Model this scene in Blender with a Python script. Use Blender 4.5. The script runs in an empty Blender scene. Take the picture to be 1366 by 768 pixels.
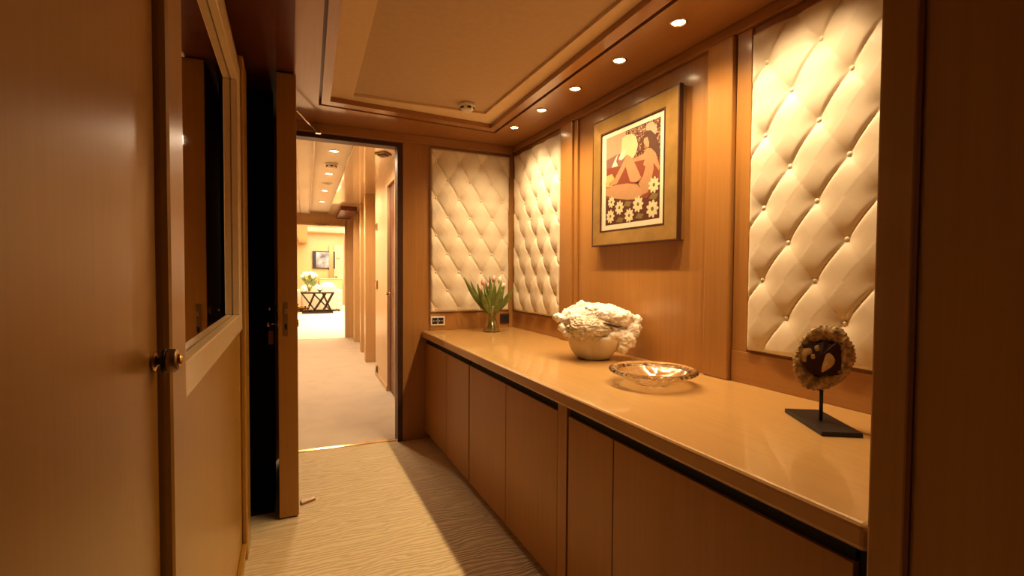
import bpy, math, random
from mathutils import Vector, Matrix, noise
random.seed(7)
SC = bpy.context.scene
COL = SC.collection
PI = math.pi

# ------------------------------------------------------------------ materials
def _mat(name):
    m = bpy.data.materials.new(name); m.use_nodes = True
    nt = m.node_tree; b = nt.nodes['Principled BSDF']
    return m, nt, b

def plain(name, col, rough=.5, metal=0, coat=0, coat_rough=.1, spec=.5, noise_amt=.06, noise_scale=30, bump=0, bump_scale=200, trans=0, emit=None, emit_s=0, sheen=0):
    m, nt, b = _mat(name)
    tc = nt.nodes.new('ShaderNodeTexCoord')
    n = nt.nodes.new('ShaderNodeTexNoise'); n.inputs['Scale'].default_value = noise_scale; n.inputs['Detail'].default_value = 3
    nt.links.new(tc.outputs['Object'], n.inputs['Vector'])
    r = nt.nodes.new('ShaderNodeValToRGB')
    r.color_ramp.elements[0].position = .3; r.color_ramp.elements[1].position = .7
    r.color_ramp.elements[0].color = [c*(1-noise_amt) for c in col]+[1]
    r.color_ramp.elements[1].color = [min(1, c*(1+noise_amt)) for c in col]+[1]
    nt.links.new(n.outputs['Fac'], r.inputs['Fac']); nt.links.new(r.outputs['Color'], b.inputs['Base Color'])
    b.inputs['Roughness'].default_value = rough; b.inputs['Metallic'].default_value = metal
    b.inputs['Coat Weight'].default_value = coat; b.inputs['Coat Roughness'].default_value = coat_rough
    b.inputs['Specular IOR Level'].default_value = spec
    b.inputs['Transmission Weight'].default_value = trans
    if sheen: b.inputs['Sheen Weight'].default_value = sheen
    if emit:
        b.inputs['Emission Color'].default_value = list(emit)+[1]; b.inputs['Emission Strength'].default_value = emit_s
    if bump:
        n2 = nt.nodes.new('ShaderNodeTexNoise'); n2.inputs['Scale'].default_value = bump_scale; n2.inputs['Detail'].default_value = 4
        nt.links.new(tc.outputs['Object'], n2.inputs['Vector'])
        bp = nt.nodes.new('ShaderNodeBump'); bp.inputs['Strength'].default_value = bump; bp.inputs['Distance'].default_value = .01
        nt.links.new(n2.outputs['Fac'], bp.inputs['Height']); nt.links.new(bp.outputs['Normal'], b.inputs['Normal'])
    return m

def wood(name, c1, c2, axis='Z', rough=.38, coat=.35, coat_rough=.16, fine=70, contrast=1.0):
    """straight fine-grained veneer, the grain running along one axis, with pale flecks"""
    m, nt, b = _mat(name)
    tc = nt.nodes.new('ShaderNodeTexCoord'); mp = nt.nodes.new('ShaderNodeMapping')
    nt.links.new(tc.outputs['Object'], mp.inputs['Vector'])
    s = {'X': (.03, 1, 1), 'Y': (1, .03, 1), 'Z': (1, 1, .03)}[axis]
    mp.inputs['Scale'].default_value = s
    n = nt.nodes.new('ShaderNodeTexNoise'); n.inputs['Scale'].default_value = fine; n.inputs['Detail'].default_value = 6; n.inputs['Roughness'].default_value = .65
    nt.links.new(mp.outputs['Vector'], n.inputs['Vector'])
    n2 = nt.nodes.new('ShaderNodeTexNoise'); n2.inputs['Scale'].default_value = 5; n2.inputs['Detail'].default_value = 2
    nt.links.new(mp.outputs['Vector'], n2.inputs['Vector'])
    mix = nt.nodes.new('ShaderNodeMix'); mix.data_type = 'FLOAT'; mix.inputs[0].default_value = .4
    nt.links.new(n.outputs['Fac'], mix.inputs[2]); nt.links.new(n2.outputs['Fac'], mix.inputs[3])
    r = nt.nodes.new('ShaderNodeValToRGB')
    r.color_ramp.elements[0].position = .5-.22/contrast; r.color_ramp.elements[1].position = .5+.22/contrast
    r.color_ramp.elements[0].color = list(c1)+[1]; r.color_ramp.elements[1].color = list(c2)+[1]
    nt.links.new(mix.outputs[0], r.inputs['Fac']); nt.links.new(r.outputs['Color'], b.inputs['Base Color'])
    b.inputs['Roughness'].default_value = rough
    b.inputs['Coat Weight'].default_value = coat; b.inputs['Coat Roughness'].default_value = coat_rough
    return m

def carpet(name, c1, c2, ridges=True):
    m, nt, b = _mat(name)
    tc = nt.nodes.new('ShaderNodeTexCoord')
    mw_ = nt.nodes.new('ShaderNodeMapping'); mw_.inputs['Scale'].default_value = (.5, 1.7, 1)
    nt.links.new(tc.outputs['Object'], mw_.inputs['Vector'])
    wn = nt.nodes.new('ShaderNodeTexNoise'); wn.inputs['Scale'].default_value = 7; wn.inputs['Detail'].default_value = 2.5
    nt.links.new(mw_.outputs['Vector'], wn.inputs['Vector'])
    sc_ = nt.nodes.new('ShaderNodeVectorMath'); sc_.operation = 'MULTIPLY_ADD'; sc_.inputs[1].default_value = (0, .13, 0)
    nt.links.new(wn.outputs['Color'], sc_.inputs[0]); nt.links.new(tc.outputs['Object'], sc_.inputs[2])
    mp = nt.nodes.new('ShaderNodeMapping'); mp.inputs['Scale'].default_value = (.30, 1, 1)
    nt.links.new(sc_.outputs[0], mp.inputs['Vector'])
    fine = nt.nodes.new('ShaderNodeTexNoise'); fine.inputs['Scale'].default_value = 260; fine.inputs['Detail'].default_value = 3
    nt.links.new(tc.outputs['Object'], fine.inputs['Vector'])
    big = nt.nodes.new('ShaderNodeTexNoise'); big.inputs['Scale'].default_value = 5; big.inputs['Detail'].default_value = 3
    nt.links.new(tc.outputs['Object'], big.inputs['Vector'])
    w = nt.nodes.new('ShaderNodeTexWave'); w.wave_type = 'BANDS'; w.bands_direction = 'Y'
    w.inputs['Scale'].default_value = 13; w.inputs['Distortion'].default_value = 2; w.inputs['Detail'].default_value = 1.5; w.inputs['Detail Scale'].default_value = .55
    nt.links.new(mp.outputs['Vector'], w.inputs['Vector'])
    a = nt.nodes.new('ShaderNodeMath'); a.operation = 'MULTIPLY_ADD'
    nt.links.new(w.outputs['Fac'] if ridges else big.outputs['Fac'], a.inputs[0]); a.inputs[1].default_value = .55 if ridges else .5
    f2 = nt.nodes.new('ShaderNodeMath'); f2.operation = 'MULTIPLY'; f2.inputs[1].default_value = .3
    nt.links.new(fine.outputs['Fac'], f2.inputs[0]); nt.links.new(f2.outputs[0], a.inputs[2])
    r = nt.nodes.new('ShaderNodeValToRGB'); r.color_ramp.elements[0].position = .05; r.color_ramp.elements[1].position = .42
    r.color_ramp.elements[0].color = list(c1)+[1]; r.color_ramp.elements[1].color = list(c2)+[1]
    nt.links.new(a.outputs[0], r.inputs['Fac']); nt.links.new(r.outputs['Color'], b.inputs['Base Color'])
    b.inputs['Roughness'].default_value = .95; b.inputs['Specular IOR Level'].default_value = .1
    bp = nt.nodes.new('ShaderNodeBump'); bp.inputs['Strength'].default_value = .7; bp.inputs['Distance'].default_value = .006
    nt.links.new(a.outputs[0], bp.inputs['Height']); nt.links.new(bp.outputs['Normal'], b.inputs['Normal'])
    return m

def thin_glass(name, tint=(.95, .97, .92), bump=0, bscale=60, extra=.0):
    """clear thin glass: see-through body with fresnel reflections"""
    m = bpy.data.materials.new(name); m.use_nodes = True; nt = m.node_tree
    for n in list(nt.nodes): nt.nodes.remove(n)
    out = nt.nodes.new('ShaderNodeOutputMaterial'); tr = nt.nodes.new('ShaderNodeBsdfTransparent'); gl = nt.nodes.new('ShaderNodeBsdfGlossy')
    tr.inputs['Color'].default_value = list(tint)+[1]; gl.inputs['Roughness'].default_value = .06; gl.inputs['Color'].default_value = (1, .97, .9, 1)
    fr = nt.nodes.new('ShaderNodeLayerWeight'); fr.inputs['Blend'].default_value = .5
    pw = nt.nodes.new('ShaderNodeMath'); pw.operation = 'POWER'; pw.inputs[1].default_value = 4
    nt.links.new(fr.outputs['Facing'], pw.inputs[0])
    ad = nt.nodes.new('ShaderNodeMath'); ad.operation = 'MULTIPLY_ADD'; ad.use_clamp = True; ad.inputs[1].default_value = .8; ad.inputs[2].default_value = .04+extra
    nt.links.new(pw.outputs[0], ad.inputs[0])
    mx = nt.nodes.new('ShaderNodeMixShader')
    nt.links.new(ad.outputs[0], mx.inputs[0]); nt.links.new(tr.outputs[0], mx.inputs[1]); nt.links.new(gl.outputs[0], mx.inputs[2])
    nt.links.new(mx.outputs[0], out.inputs['Surface'])
    if bump:
        tc = nt.nodes.new('ShaderNodeTexCoord'); v = nt.nodes.new('ShaderNodeTexVoronoi'); v.inputs['Scale'].default_value = bscale
        nt.links.new(tc.outputs['Object'], v.inputs['Vector'])
        bp = nt.nodes.new('ShaderNodeBump'); bp.inputs['Strength'].default_value = bump; bp.inputs['Distance'].default_value = .01
        nt.links.new(v.outputs['Distance'], bp.inputs['Height'])
        nt.links.new(bp.outputs['Normal'], gl.inputs['Normal']); nt.links.new(bp.outputs['Normal'], fr.inputs['Normal'])
    return m

M = {}
M['wood'] = wood('pear_veneer', (.39, .195, .055), (.50, .27, .085))
M['wood_h'] = wood('pear_veneer_along', (.39, .195, .055), (.50, .27, .085), 'Y')
M['wood_x'] = wood('pear_veneer_across', (.39, .195, .055), (.50, .27, .085), 'X')
M['wood_top'] = wood('worktop_veneer', (.51, .32, .125), (.59, .385, .16), 'Y', rough=.36, coat=.55, coat_rough=.06, fine=40)
M['wood_cab'] = wood('cabinet_veneer', (.38, .185, .022), (.47, .245, .036), rough=.42, coat=.15)
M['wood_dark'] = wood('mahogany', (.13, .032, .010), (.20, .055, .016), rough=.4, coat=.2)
M['wood_pillar'] = wood('pillar_veneer', (.40, .225, .06), (.50, .295, .085), rough=.4, coat=.3)  # one even veneer colour for the pillar block and rear wall
M['wood_left'] = wood('door_veneer', (.42, .23, .032), (.51, .30, .05), rough=.33, coat=.4, coat_rough=.28)
M['soffit'] = wood('soffit_veneer', (.37, .18, .052), (.46, .24, .075), 'Y', rough=.3, coat=.6, coat_rough=.1)
M['wood_pale'] = wood('pale_veneer', (.62, .44, .24), (.74, .55, .33), rough=.4, coat=.3)
M['lacquer'] = wood('glossy_lacquer', (.66, .52, .32), (.74, .60, .40), 'Y', rough=.3, coat=1, coat_rough=.02)
M['wood_pale_y'] = wood('pale_veneer_gold', (.55, .36, .16), (.66, .45, .22), rough=.4, coat=.3)
M['black'] = plain('black_gap', (.012, .008, .006), .8)
M['shade_black'] = plain('painted_shade_black', (.012, .006, .003), .9)  # near-black: deep shade beside the open door, put into the colour
M['black_metal'] = plain('black_lacquered_metal', (.02, .017, .016), .38, 0)
M['leather'] = plain('cream_leather', (.79, .71, .58), .48, bump=.05, bump_scale=400, noise_amt=.02, noise_scale=8)
M['carpet'] = carpet('rippled_carpet', (.56, .45, .27), (.73, .61, .40))
M['carpet2'] = carpet('plain_carpet', (.52, .43, .33), (.64, .55, .43), ridges=False)
M['cream_ceiling'] = plain('cream_ceiling', (.78, .62, .40), .7, noise_amt=.02)
M['fabric_ceiling'] = plain('fabric_ceiling', (.60, .46, .30), .85, bump=.1, bump_scale=300, noise_amt=.03)
M['white_ceiling'] = plain('white_ceiling', (.82, .78, .7), .6, noise_amt=.02)
M['cream_trim'] = plain('cream_trim', (.80, .66, .42), .4, noise_amt=.02, coat=.3)
M['brass'] = plain('polished_brass', (.80, .56, .22), .2, 1)
M['brass_dull'] = plain('satin_brass', (.42, .30, .15), .38, 1)
M['mirror'] = plain('mirror_glass', (.8, .75, .68), .02, 1, noise_amt=0)
M['gold_frame'] = plain('gilt_frame', (.40, .26, .085), .33, .35, coat=.6, coat_rough=.08, noise_amt=.12, noise_scale=14)
M['frame_edge'] = plain('frame_edge_brown', (.09, .036, .016), .4)
M['mat_board'] = plain('mat_board', (.66, .60, .47), .8, noise_amt=.02)
M['white_plastic'] = plain('white_plastic', (.82, .78, .7), .35)
M['dark_plastic'] = plain('dark_plastic', (.03, .03, .04), .3)
M['green_leaf'] = plain('tulip_green', (.20, .25, .065), .5, noise_amt=.25, noise_scale=25)
M['stem_green'] = plain('stem_green', (.42, .48, .16), .5, noise_amt=.1)
M['pink'] = plain('pink_petal', (.84, .52, .46), .6, noise_amt=.15)
M['white_petal'] = plain('white_petal', (.85, .78, .66), .6, noise_amt=.08)
M['glass'] = thin_glass('clear_glass', (.97, .975, .93), extra=.07)
M['water'] = thin_glass('vase_water', (.97, .98, .92), extra=.0)
def solid_glass(name, col, bump, scale):
    m, nt, b = _mat(name)
    b.inputs['Base Color'].default_value = list(col)+[1]; b.inputs['Transmission Weight'].default_value = 1; b.inputs['Roughness'].default_value = .03; b.inputs['IOR'].default_value = 1.46
    tc = nt.nodes.new('ShaderNodeTexCoord'); v = nt.nodes.new('ShaderNodeTexVoronoi'); v.inputs['Scale'].default_value = scale
    nt.links.new(tc.outputs['Object'], v.inputs['Vector'])
    bp = nt.nodes.new('ShaderNodeBump'); bp.inputs['Strength'].default_value = bump; bp.inputs['Distance'].default_value = .006
    nt.links.new(v.outputs['Distance'], bp.inputs['Height']); nt.links.new(bp.outputs['Normal'], b.inputs['Normal'])
    return m
M['bowl_glass'] = thin_glass('moulded_glass', (.97, .955, .91), bump=.8, bscale=30, extra=.16)
M['bowl_rim'] = solid_glass('moulded_glass_rim', (.99, .97, .92), .35, 55)
M['stone'] = plain('shell_underside', (.72, .62, .46), .38, coat=.3, noise_amt=.14, noise_scale=9)
M['coral'] = plain('white_coral', (.90, .86, .79), .8, bump=.8, bump_scale=70, noise_amt=.06, noise_scale=30)
M['crystal'] = plain('crystal_face', (.74, .66, .52), .25, bump=1.0, bump_scale=55, noise_amt=.2, noise_scale=40)
M['agate_rim'] = plain('agate_crust', (.36, .25, .11), .65, bump=1, bump_scale=60, noise_amt=.55, noise_scale=70)
M['agate_dark'] = plain('agate_glassy_core', (.045, .012, .012), .12, noise_amt=.3, noise_scale=30)
M['agate_pale'] = plain('agate_pale_patch', (.50, .38, .2), .4, noise_amt=.25, noise_scale=40)
M['lamp'] = plain('lamp_glow', (1, .9, .7), .5, emit=(1, .80, .48), emit_s=60)
M['lamp2'] = plain('lamp_glow_pale', (1, .95, .85), .5, emit=(1, .86, .62), emit_s=14)
M['chrome'] = plain('lamp_rim', (.85, .75, .55), .2, 1)
M['sofa'] = plain('cream_upholstery', (.80, .70, .55), .8, bump=.1)
M['dark_wood'] = plain('ebonised_wood', (.035, .02, .013), .4)
M['screen'] = plain('screen_glass', (.30, .31, .33), .15, noise_amt=.8, noise_scale=3, coat=.5)
M['daylight'] = plain('bright_blind', (1, .97, .9), .6, emit=(1, .95, .86), emit_s=5)
M['leaf_pale'] = plain('bouquet_green', (.25, .33, .14), .6, noise_amt=.25)
M['silver'] = plain('silverware', (.85, .83, .8), .15, 1)
M['blue_white'] = plain('pale_ceramic', (.78, .8, .82), .3)
M['tag'] = plain('key_fob', (.30, .11, .04), .5)
# print colours
for k, c in dict(sky=(.60, .40, .24), mauve=(.33, .17, .13), red=(.33, .085, .035), blonde=(.80, .66, .36), white=(.88, .82, .64), yellow=(.72, .58, .22),
                 skin=(.60, .365, .18), skin2=(.57, .34, .165), pink=(.70, .45, .30), hair=(.14, .06, .03), dark=(.05, .02, .01), olive=(.30, .22, .07), ground=(.16, .05, .025), petal=(.85, .78, .48), eye=(.22, .20, .04)).items():
    M['p_'+k] = plain('print_'+k, [x*q for x, q in zip(c, (.66, .64, .68))], .6, noise_amt=.03)
def pattern_mat():
    m, nt, b = _mat('print_scrolls')
    tc = nt.nodes.new('ShaderNodeTexCoord'); n = nt.nodes.new('ShaderNodeTexNoise'); n.inputs['Scale'].default_value = 48; n.inputs['Detail'].default_value = .5; n.inputs['Distortion'].default_value = 1.5
    nt.links.new(tc.outputs['Object'], n.inputs['Vector'])
    r = nt.nodes.new('ShaderNodeValToRGB'); e = r.color_ramp.elements
    e[0].position = .44; e[0].color = (.09, .02, .012, 1); e[1].position = .465; e[1].color = (.50, .34, .19, 1)
    x = e.new(.50); x.color = (.50, .34, .19, 1); x = e.new(.525); x.color = (.09, .02, .012, 1)
    nt.links.new(n.outputs['Fac'], r.inputs['Fac']); nt.links.new(r.outputs['Color'], b.inputs['Base Color'])
    return m
M['p_scroll'] = pattern_mat()

# ------------------------------------------------------------------ mesh builder
class MB:
    def __init__(s): s.v = []; s.f = []; s.m = []; s.smooth = []
    def add(s, vs, fs, mi=0, smooth=False):
        o = len(s.v); s.v += [tuple(v) for v in vs]
        for f in fs: s.f.append([i+o for i in f]); s.m.append(mi); s.smooth.append(smooth)
        return s
    def box(s, x0, x1, y0, y1, z0, z1, mi=0):
        x0, x1 = sorted((x0, x1)); y0, y1 = sorted((y0, y1)); z0, z1 = sorted((z0, z1))
        vs = [(x, y, z) for z in (z0, z1) for y in (y0, y1) for x in (x0, x1)]
        return s.add(vs, [(0, 2, 3, 1), (4, 5, 7, 6), (0, 1, 5, 4), (2, 6, 7, 3), (0, 4, 6, 2), (1, 3, 7, 5)], mi)
    def obox(s, c, ax, ay, az, hx, hy, hz, mi=0):
        c = Vector(c); ax, ay, az = Vector(ax).normalized(), Vector(ay).normalized(), Vector(az).normalized()
        vs = [c+ax*hx*i+ay*hy*j+az*hz*k for k in (-1, 1) for j in (-1, 1) for i in (-1, 1)]
        return s.add(vs, [(0, 2, 3, 1), (4, 5, 7, 6), (0, 1, 5, 4), (2, 6, 7, 3), (0, 4, 6, 2), (1, 3, 7, 5)], mi)
    def prism(s, poly, z0, z1, mi=0):
        n = len(poly)
        ar = sum(poly[i][0]*poly[(i+1) % n][1]-poly[(i+1) % n][0]*poly[i][1] for i in range(n))
        if ar < 0: poly = poly[::-1]
        vs = [(x, y, z0) for x, y in poly]+[(x, y, z1) for x, y in poly]
        fs = [tuple(range(n-1, -1, -1)), tuple(range(n, 2*n))]+[(i, (i+1) % n, n+(i+1) % n, n+i) for i in range(n)]
        return s.add(vs, fs, mi)
    def tube(s, pts, rad, n=10, mi=0, cap=True):
        pts = [Vector(p) for p in pts]
        if not hasattr(rad, '__len__'): rad = [rad]*len(pts)
        vs = []; up = None
        for i, p in enumerate(pts):
            t = (pts[min(i+1, len(pts)-1)]-pts[max(i-1, 0)]).normalized()
            if up is None: up = t.orthogonal().normalized()
            up = (up-t*up.dot(t)).normalized(); w = t.cross(up)
            for k in range(n):
                a = 2*PI*k/n; vs.append(p+(up*math.cos(a)+w*math.sin(a))*rad[i])
        fs = [(i*n+k, i*n+(k+1) % n, (i+1)*n+(k+1) % n, (i+1)*n+k) for i in range(len(pts)-1) for k in range(n)]
        s.add(vs, fs, mi, True)
        if cap:
            L = len(pts)-1; o = len(s.v)-len(vs)
            s.f += [[o+k for k in range(n-1, -1, -1)], [o+L*n+k for k in range(n)]]; s.m += [mi, mi]; s.smooth += [False, False]
        return s
    def lathe(s, prof, c, axis=(0, 0, 1), n=48, mi=0, wob=None):
        """prof = [(r, h)...] turned about axis through c"""
        az = Vector(axis).normalized(); ax = az.orthogonal().normalized(); ay = az.cross(ax); c = Vector(c); vs = []; fs = []
        for j, (r, h) in enumerate(prof):
            for k in range(n):
                a = 2*PI*k/n; rr = max(r, 1e-5)*(wob(a, j) if wob else 1)
                vs.append(c+az*h+(ax*math.cos(a)+ay*math.sin(a))*rr)
        for j in range(len(prof)-1):
            for k in range(n): fs.append((j*n+k, j*n+(k+1) % n, (j+1)*n+(k+1) % n, (j+1)*n+k))
        return s.add(vs, fs, mi, True)
    def ball(s, c, r, sc=(1, 1, 1), nu=16, nv=10, mi=0, fn=None):
        c = Vector(c); vs = []; fs = []
        for j in range(nv+1):
            th = PI*j/nv
            for k in range(nu):
                a = 2*PI*k/nu; d = Vector((math.sin(th)*math.cos(a), math.sin(th)*math.sin(a), math.cos(th)))
                q = Vector((d.x*sc[0], d.y*sc[1], d.z*sc[2]))*r
                if fn: q = fn(d, q)
                vs.append(c+q)
        for j in range(nv):
            for k in range(nu): fs.append((j*nu+k, (j+1)*nu+k, (j+1)*nu+(k+1) % nu, j*nu+(k+1) % nu))
        return s.add(vs, fs, mi, True)

def wpos(o):
    p = Vector((0, 0, 0))
    while o: p += o.location; o = o.parent
    return p

def obj(name, mb, mat, parent=None, bevel=0, seg=2, sub=0):
    me = bpy.data.meshes.new(name)
    if parent is not None: org = wpos(parent)
    else:
        xs, ys, zs = zip(*mb.v); org = Vector(((min(xs)+max(xs))/2, (min(ys)+max(ys))/2, min(zs)))
    me.from_pydata([tuple(Vector(v)-org) for v in mb.v], [], mb.f)
    for m in (mat if isinstance(mat, (list, tuple)) else [mat]): me.materials.append(m)
    for p, mi, sm in zip(me.polygons, mb.m, mb.smooth): p.material_index = mi; p.use_smooth = sm
    me.validate(); me.update()
    o = bpy.data.objects.new(name, me); COL.objects.link(o)
    if parent is not None: o.parent = parent
    else: o.location = org
    if bevel:
        b = o.modifiers.new('soft_edges', 'BEVEL'); b.width = bevel; b.segments = seg; b.limit_method = 'ANGLE'; b.angle_limit = math.radians(40)
    if sub:
        b = o.modifiers.new('smooth', 'SUBSURF'); b.levels = sub; b.render_levels = sub
    return o
def tag(o, label, cat, group=None):
    o['label'] = label; o['category'] = cat
    if group: o['group'] = group
    return o
def thing(name, loc, label, cat, group=None):
    o = bpy.data.objects.new(name, None); o.empty_display_size = .05; COL.objects.link(o); o.location = loc
    return tag(o, label, cat, group)
def struct(name, mb, mat, bevel=0, parent=None):
    o = obj(name, mb, mat, parent, bevel)
    if parent is None: o['kind'] = 'structure'
    return o
def dup(root, loc, label, group=None):
    r = root.copy(); COL.objects.link(r); r.location = loc; r['label'] = label
    if group: r['group'] = group
    for ch in list(root.children):
        c = ch.copy(); COL.objects.link(c); c.parent = r
        for g in list(ch.children):
            d = g.copy(); COL.objects.link(d); d.parent = c
    return r

XW, YE, ZS, HW = 1.595, 3.452, 2.168, .784

# ------------------------------------------------------------------ the foyer shell
struct('floor', MB().box(-1.6, 1.7, -1.4, 3.53, -.05, 0), M['carpet'])
struct('wall_right', MB().box(XW, 1.75, -1.4, 3.6, 0, 2.4), M['wood'])
mb = MB().box(.735, XW, YE, 3.56, 0, 2.4).box(-1.6, .735, YE, 3.56, 2.105, 2.4).box(-1.6, -.06, YE, 3.56, 0, 2.105)
struct('wall_far', mb, M['wood'])
struct('trim_1', MB().box(.70, .735, YE+.004, 3.556, 0, 2.105).box(-.06, .70, YE+.004, 3.556, 2.075, 2.105), M['frame_edge'], .003)
struct('wall_left', MB().box(-.30, -.195, .895, 2.46, 0, 2.07).box(-.195,-.18,.895,2.46,0,.972).box(-.195,-.18,.895,2.46,1.99,2.07), M['wood_left'])
struct('trim_2', MB().box(-.18, -.160, 2.27, 2.455, .0, 2.07), M['wood_left'], .006)       # jamb at the end of the mirror wall
struct('trim_3', MB().box(-.18, -.163, .9, 2.27, .06, .075).box(-.18, -.168, .9, 2.27, 0, .06), M['wood_left'], .003)
struct('wall_recess', MB().box(-1.6, -.068, 2.9, 2.98, 0, 2.4).box(-1.6, -1.5, 2.46, 2.9, 0, 2.4).box(-.31, -.30, 2.46, 2.9, 0, 2.4), M['shade_black'])  # recess walls, their shade painted in as near-black
struct('trim_4', MB().box(-.30, -.068, 2.68, 2.9, 0, .012), M['shade_black'])                     # shaded floor behind the open door, laid as a near-black slab
struct('wall_rear', MB().box(-1.6, 1.7, -1.5, -1.4, 0, 2.4), M['wood_pillar'])
struct('wall_outer', MB().box(-1.7, -1.6, -1.5, 3.56, 0, 2.4), M['shade_black'])
# pillar block that the worktop runs up against
struct('wall_pillar', MB().box(.872, XW, -1.4, .420, 0, ZS), M['wood_pillar'])
struct('trim_5', MB().box(.868, XW, .425, .479, 0, ZS), M['wood_pillar'], .004)
struct('trim_6', MB().box(.867, .873, .419, .4255, 0, ZS), M['wood_dark'])
struct('trim_34', MB().box(.91, 1.5, .479, .511, 0, .7345), M['black'])

# right wall joinery: top rail, pilasters, lower rail
struct('trim_7', MB().box(1.572, XW, .48, YE, 2.125, ZS), M['wood_h'], .004)
struct('trim_8', MB().box(1.566, XW, 2.562, 2.700, HW, 2.125), M['wood'], .006)
struct('trim_9', MB().box(1.580, XW, 2.520, 2.560, HW, 2.125), M['wood'], .004)
struct('trim_10', MB().box(1.566, XW, 1.385, 1.512, HW, 2.125), M['wood'], .006)
struct('trim_11', MB().box(1.582, XW, .48, 1.380, HW, .905), M['wood_h'], .002)
struct('trim_12', MB().box(1.582, XW, 2.705, YE-.01, HW, .905), M['wood_h'], .002)
struct('trim_13', MB().box(1.585, XW, 1.315, 1.380, .905, 2.125), M['wood'], .002)
# far wall joinery: rails and stile round the end panel
struct('trim_14', MB().box(1.548, 1.59, YE-.012, YE, HW, 2.12), M['wood'], .003)
struct('trim_15', MB().box(.74, 1.572, YE-.016, YE, 2.11, ZS), M['wood_x'], .003)
struct('trim_16', MB().box(.925, 1.548, YE-.008, YE, HW, .905), M['wood_x'], .002)
struct('trim_17', MB().box(-1.5, .74, YE-.016, YE, 2.108, ZS), M['wood_x'], .003)

# ceiling: veneered soffit round a raised tray
A, B, Cc, D = (.168, 3.075), (1.31, 3.163), (1.215, -.3), (.045, -.3)
A2, B2, C2, D2 = (.225, 2.995), (1.245, 3.075), (1.12, -.25), (.10, -.25)
A3, B3, C3, D3 = (.345, 2.93), (1.135, 2.90), (1.10, -.2), (.235, -.2)
out = [(.03, YE), (XW, YE), (XW, -1.4), (.03, -1.4)]
def ring(o, i, z0, z1):
    m = MB()
    for k in range(4): m.prism([o[k], o[(k+1) % 4], i[(k+1) % 4], i[k]], z0, z1)
    return m
def inset(q, d):
    c = Vector((sum(p[0] for p in q)/4, sum(p[1] for p in q)/4))
    return [(p[0]+(d if p[0] < c.x else -d), p[1]+(d if p[1] < c.y else -d)) for p in q]
O1 = [A, B, Cc, D]; O2 = [A2, B2, C2, D2]; O3 = [A3, B3, C3, D3]; O1b = inset(O1, .014)
ceil = struct('ceiling', ring(out, O1, ZS, 2.23), M['soffit'])
struct('trim_18', ring(O1, O1b, 2.196, 2.23), M['wood_dark'])
struct('trim_19', ring(O1b, O2, 2.172, 2.23), M['soffit'])
struct('trim_20', ring(O2, O3, 2.200, 2.23), M['cream_ceiling'])
struct('trim_21', MB().prism(O3, 2.214, 2.24), M['fabric_ceiling'])
struct('trim_22', MB().box(-1.6, .03, -1.4, YE, 2.150, 2.25), M['wood_dark'])  # strip without direct light; that darkness is put into the dark wood colour

# ------------------------------------------------------------------ left side: near door, post, mirror
d1 = struct('door_1', MB().box(-.215, -.16, -.45, .792, .01, 2.10), M['wood_left'], .004)
kb = MB().lathe([(0, 0), (.013, 0), (.013, .004), (.0055, .006), (.0055, .012), (.0, .012)], (-.16, .765, 1.083), (1, 0, 0), 24)
kn = obj('door_knob', kb, M['brass'], d1)
obj('knob_collar', MB().lathe([(0, .0), (.0155, .0), (.0155, .004), (0, .004)], (-.1490, .765, 1.083), (1, 0, 0), 24), M['black_metal'], kn)
obj('knob_drum', MB().lathe([(0, 0), (.0140, 0), (.0155, .002), (.0155, .010), (.013, .013), (0, .013)], (-.1452, .765, 1.083), (1, 0, 0), 32), M['brass_dull'], kn)
obj('knob_button', MB().lathe([(0, 0), (.0085, 0), (.008, .003), (.004, .005), (0, .0055)], (-.1325, .765, 1.083), (1, 0, 0), 24), M['brass'], kn)
struct('trim_23', MB().box(-.30, -.1456, .797, .908, 0, 2.10), M['wood_left'], .009)
struct('trim_24', MB().box(-.30, -.16, -.9, .893, 2.10, 2.15).box(-.30, -.215, -1.4, -.45, 0, 2.1), M['wood_left'])

mr = thing('wall_mirror', (-.18, 1.5, .975), 'tall mirror in a cream frame on the left wall above a plain wood panel', 'mirror')
f = MB()
y0, y1, z0, z1 = .90, 2.20, .972, 1.99
iy1, iz0, iz1 = 2.095, 1.038, 1.912
f.box(-.1895, -.166, y0, y1, z0, iz0).box(-.1895, -.166, y0, y1, iz1, z1).box(-.1895, -.166, iy1, y1, iz0, iz1)
obj('frame', f, M['cream_trim'], mr, .003)
obj('frame_bead', MB().box(-.18, -.172, y0, y1+.006, z0-.012, z0-.002), M['wood_left'], mr, .002)
obj('mirror_glass', MB().box(-.1945, -.190, y0, y1, z0, z1), M['mirror'], mr)

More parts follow.
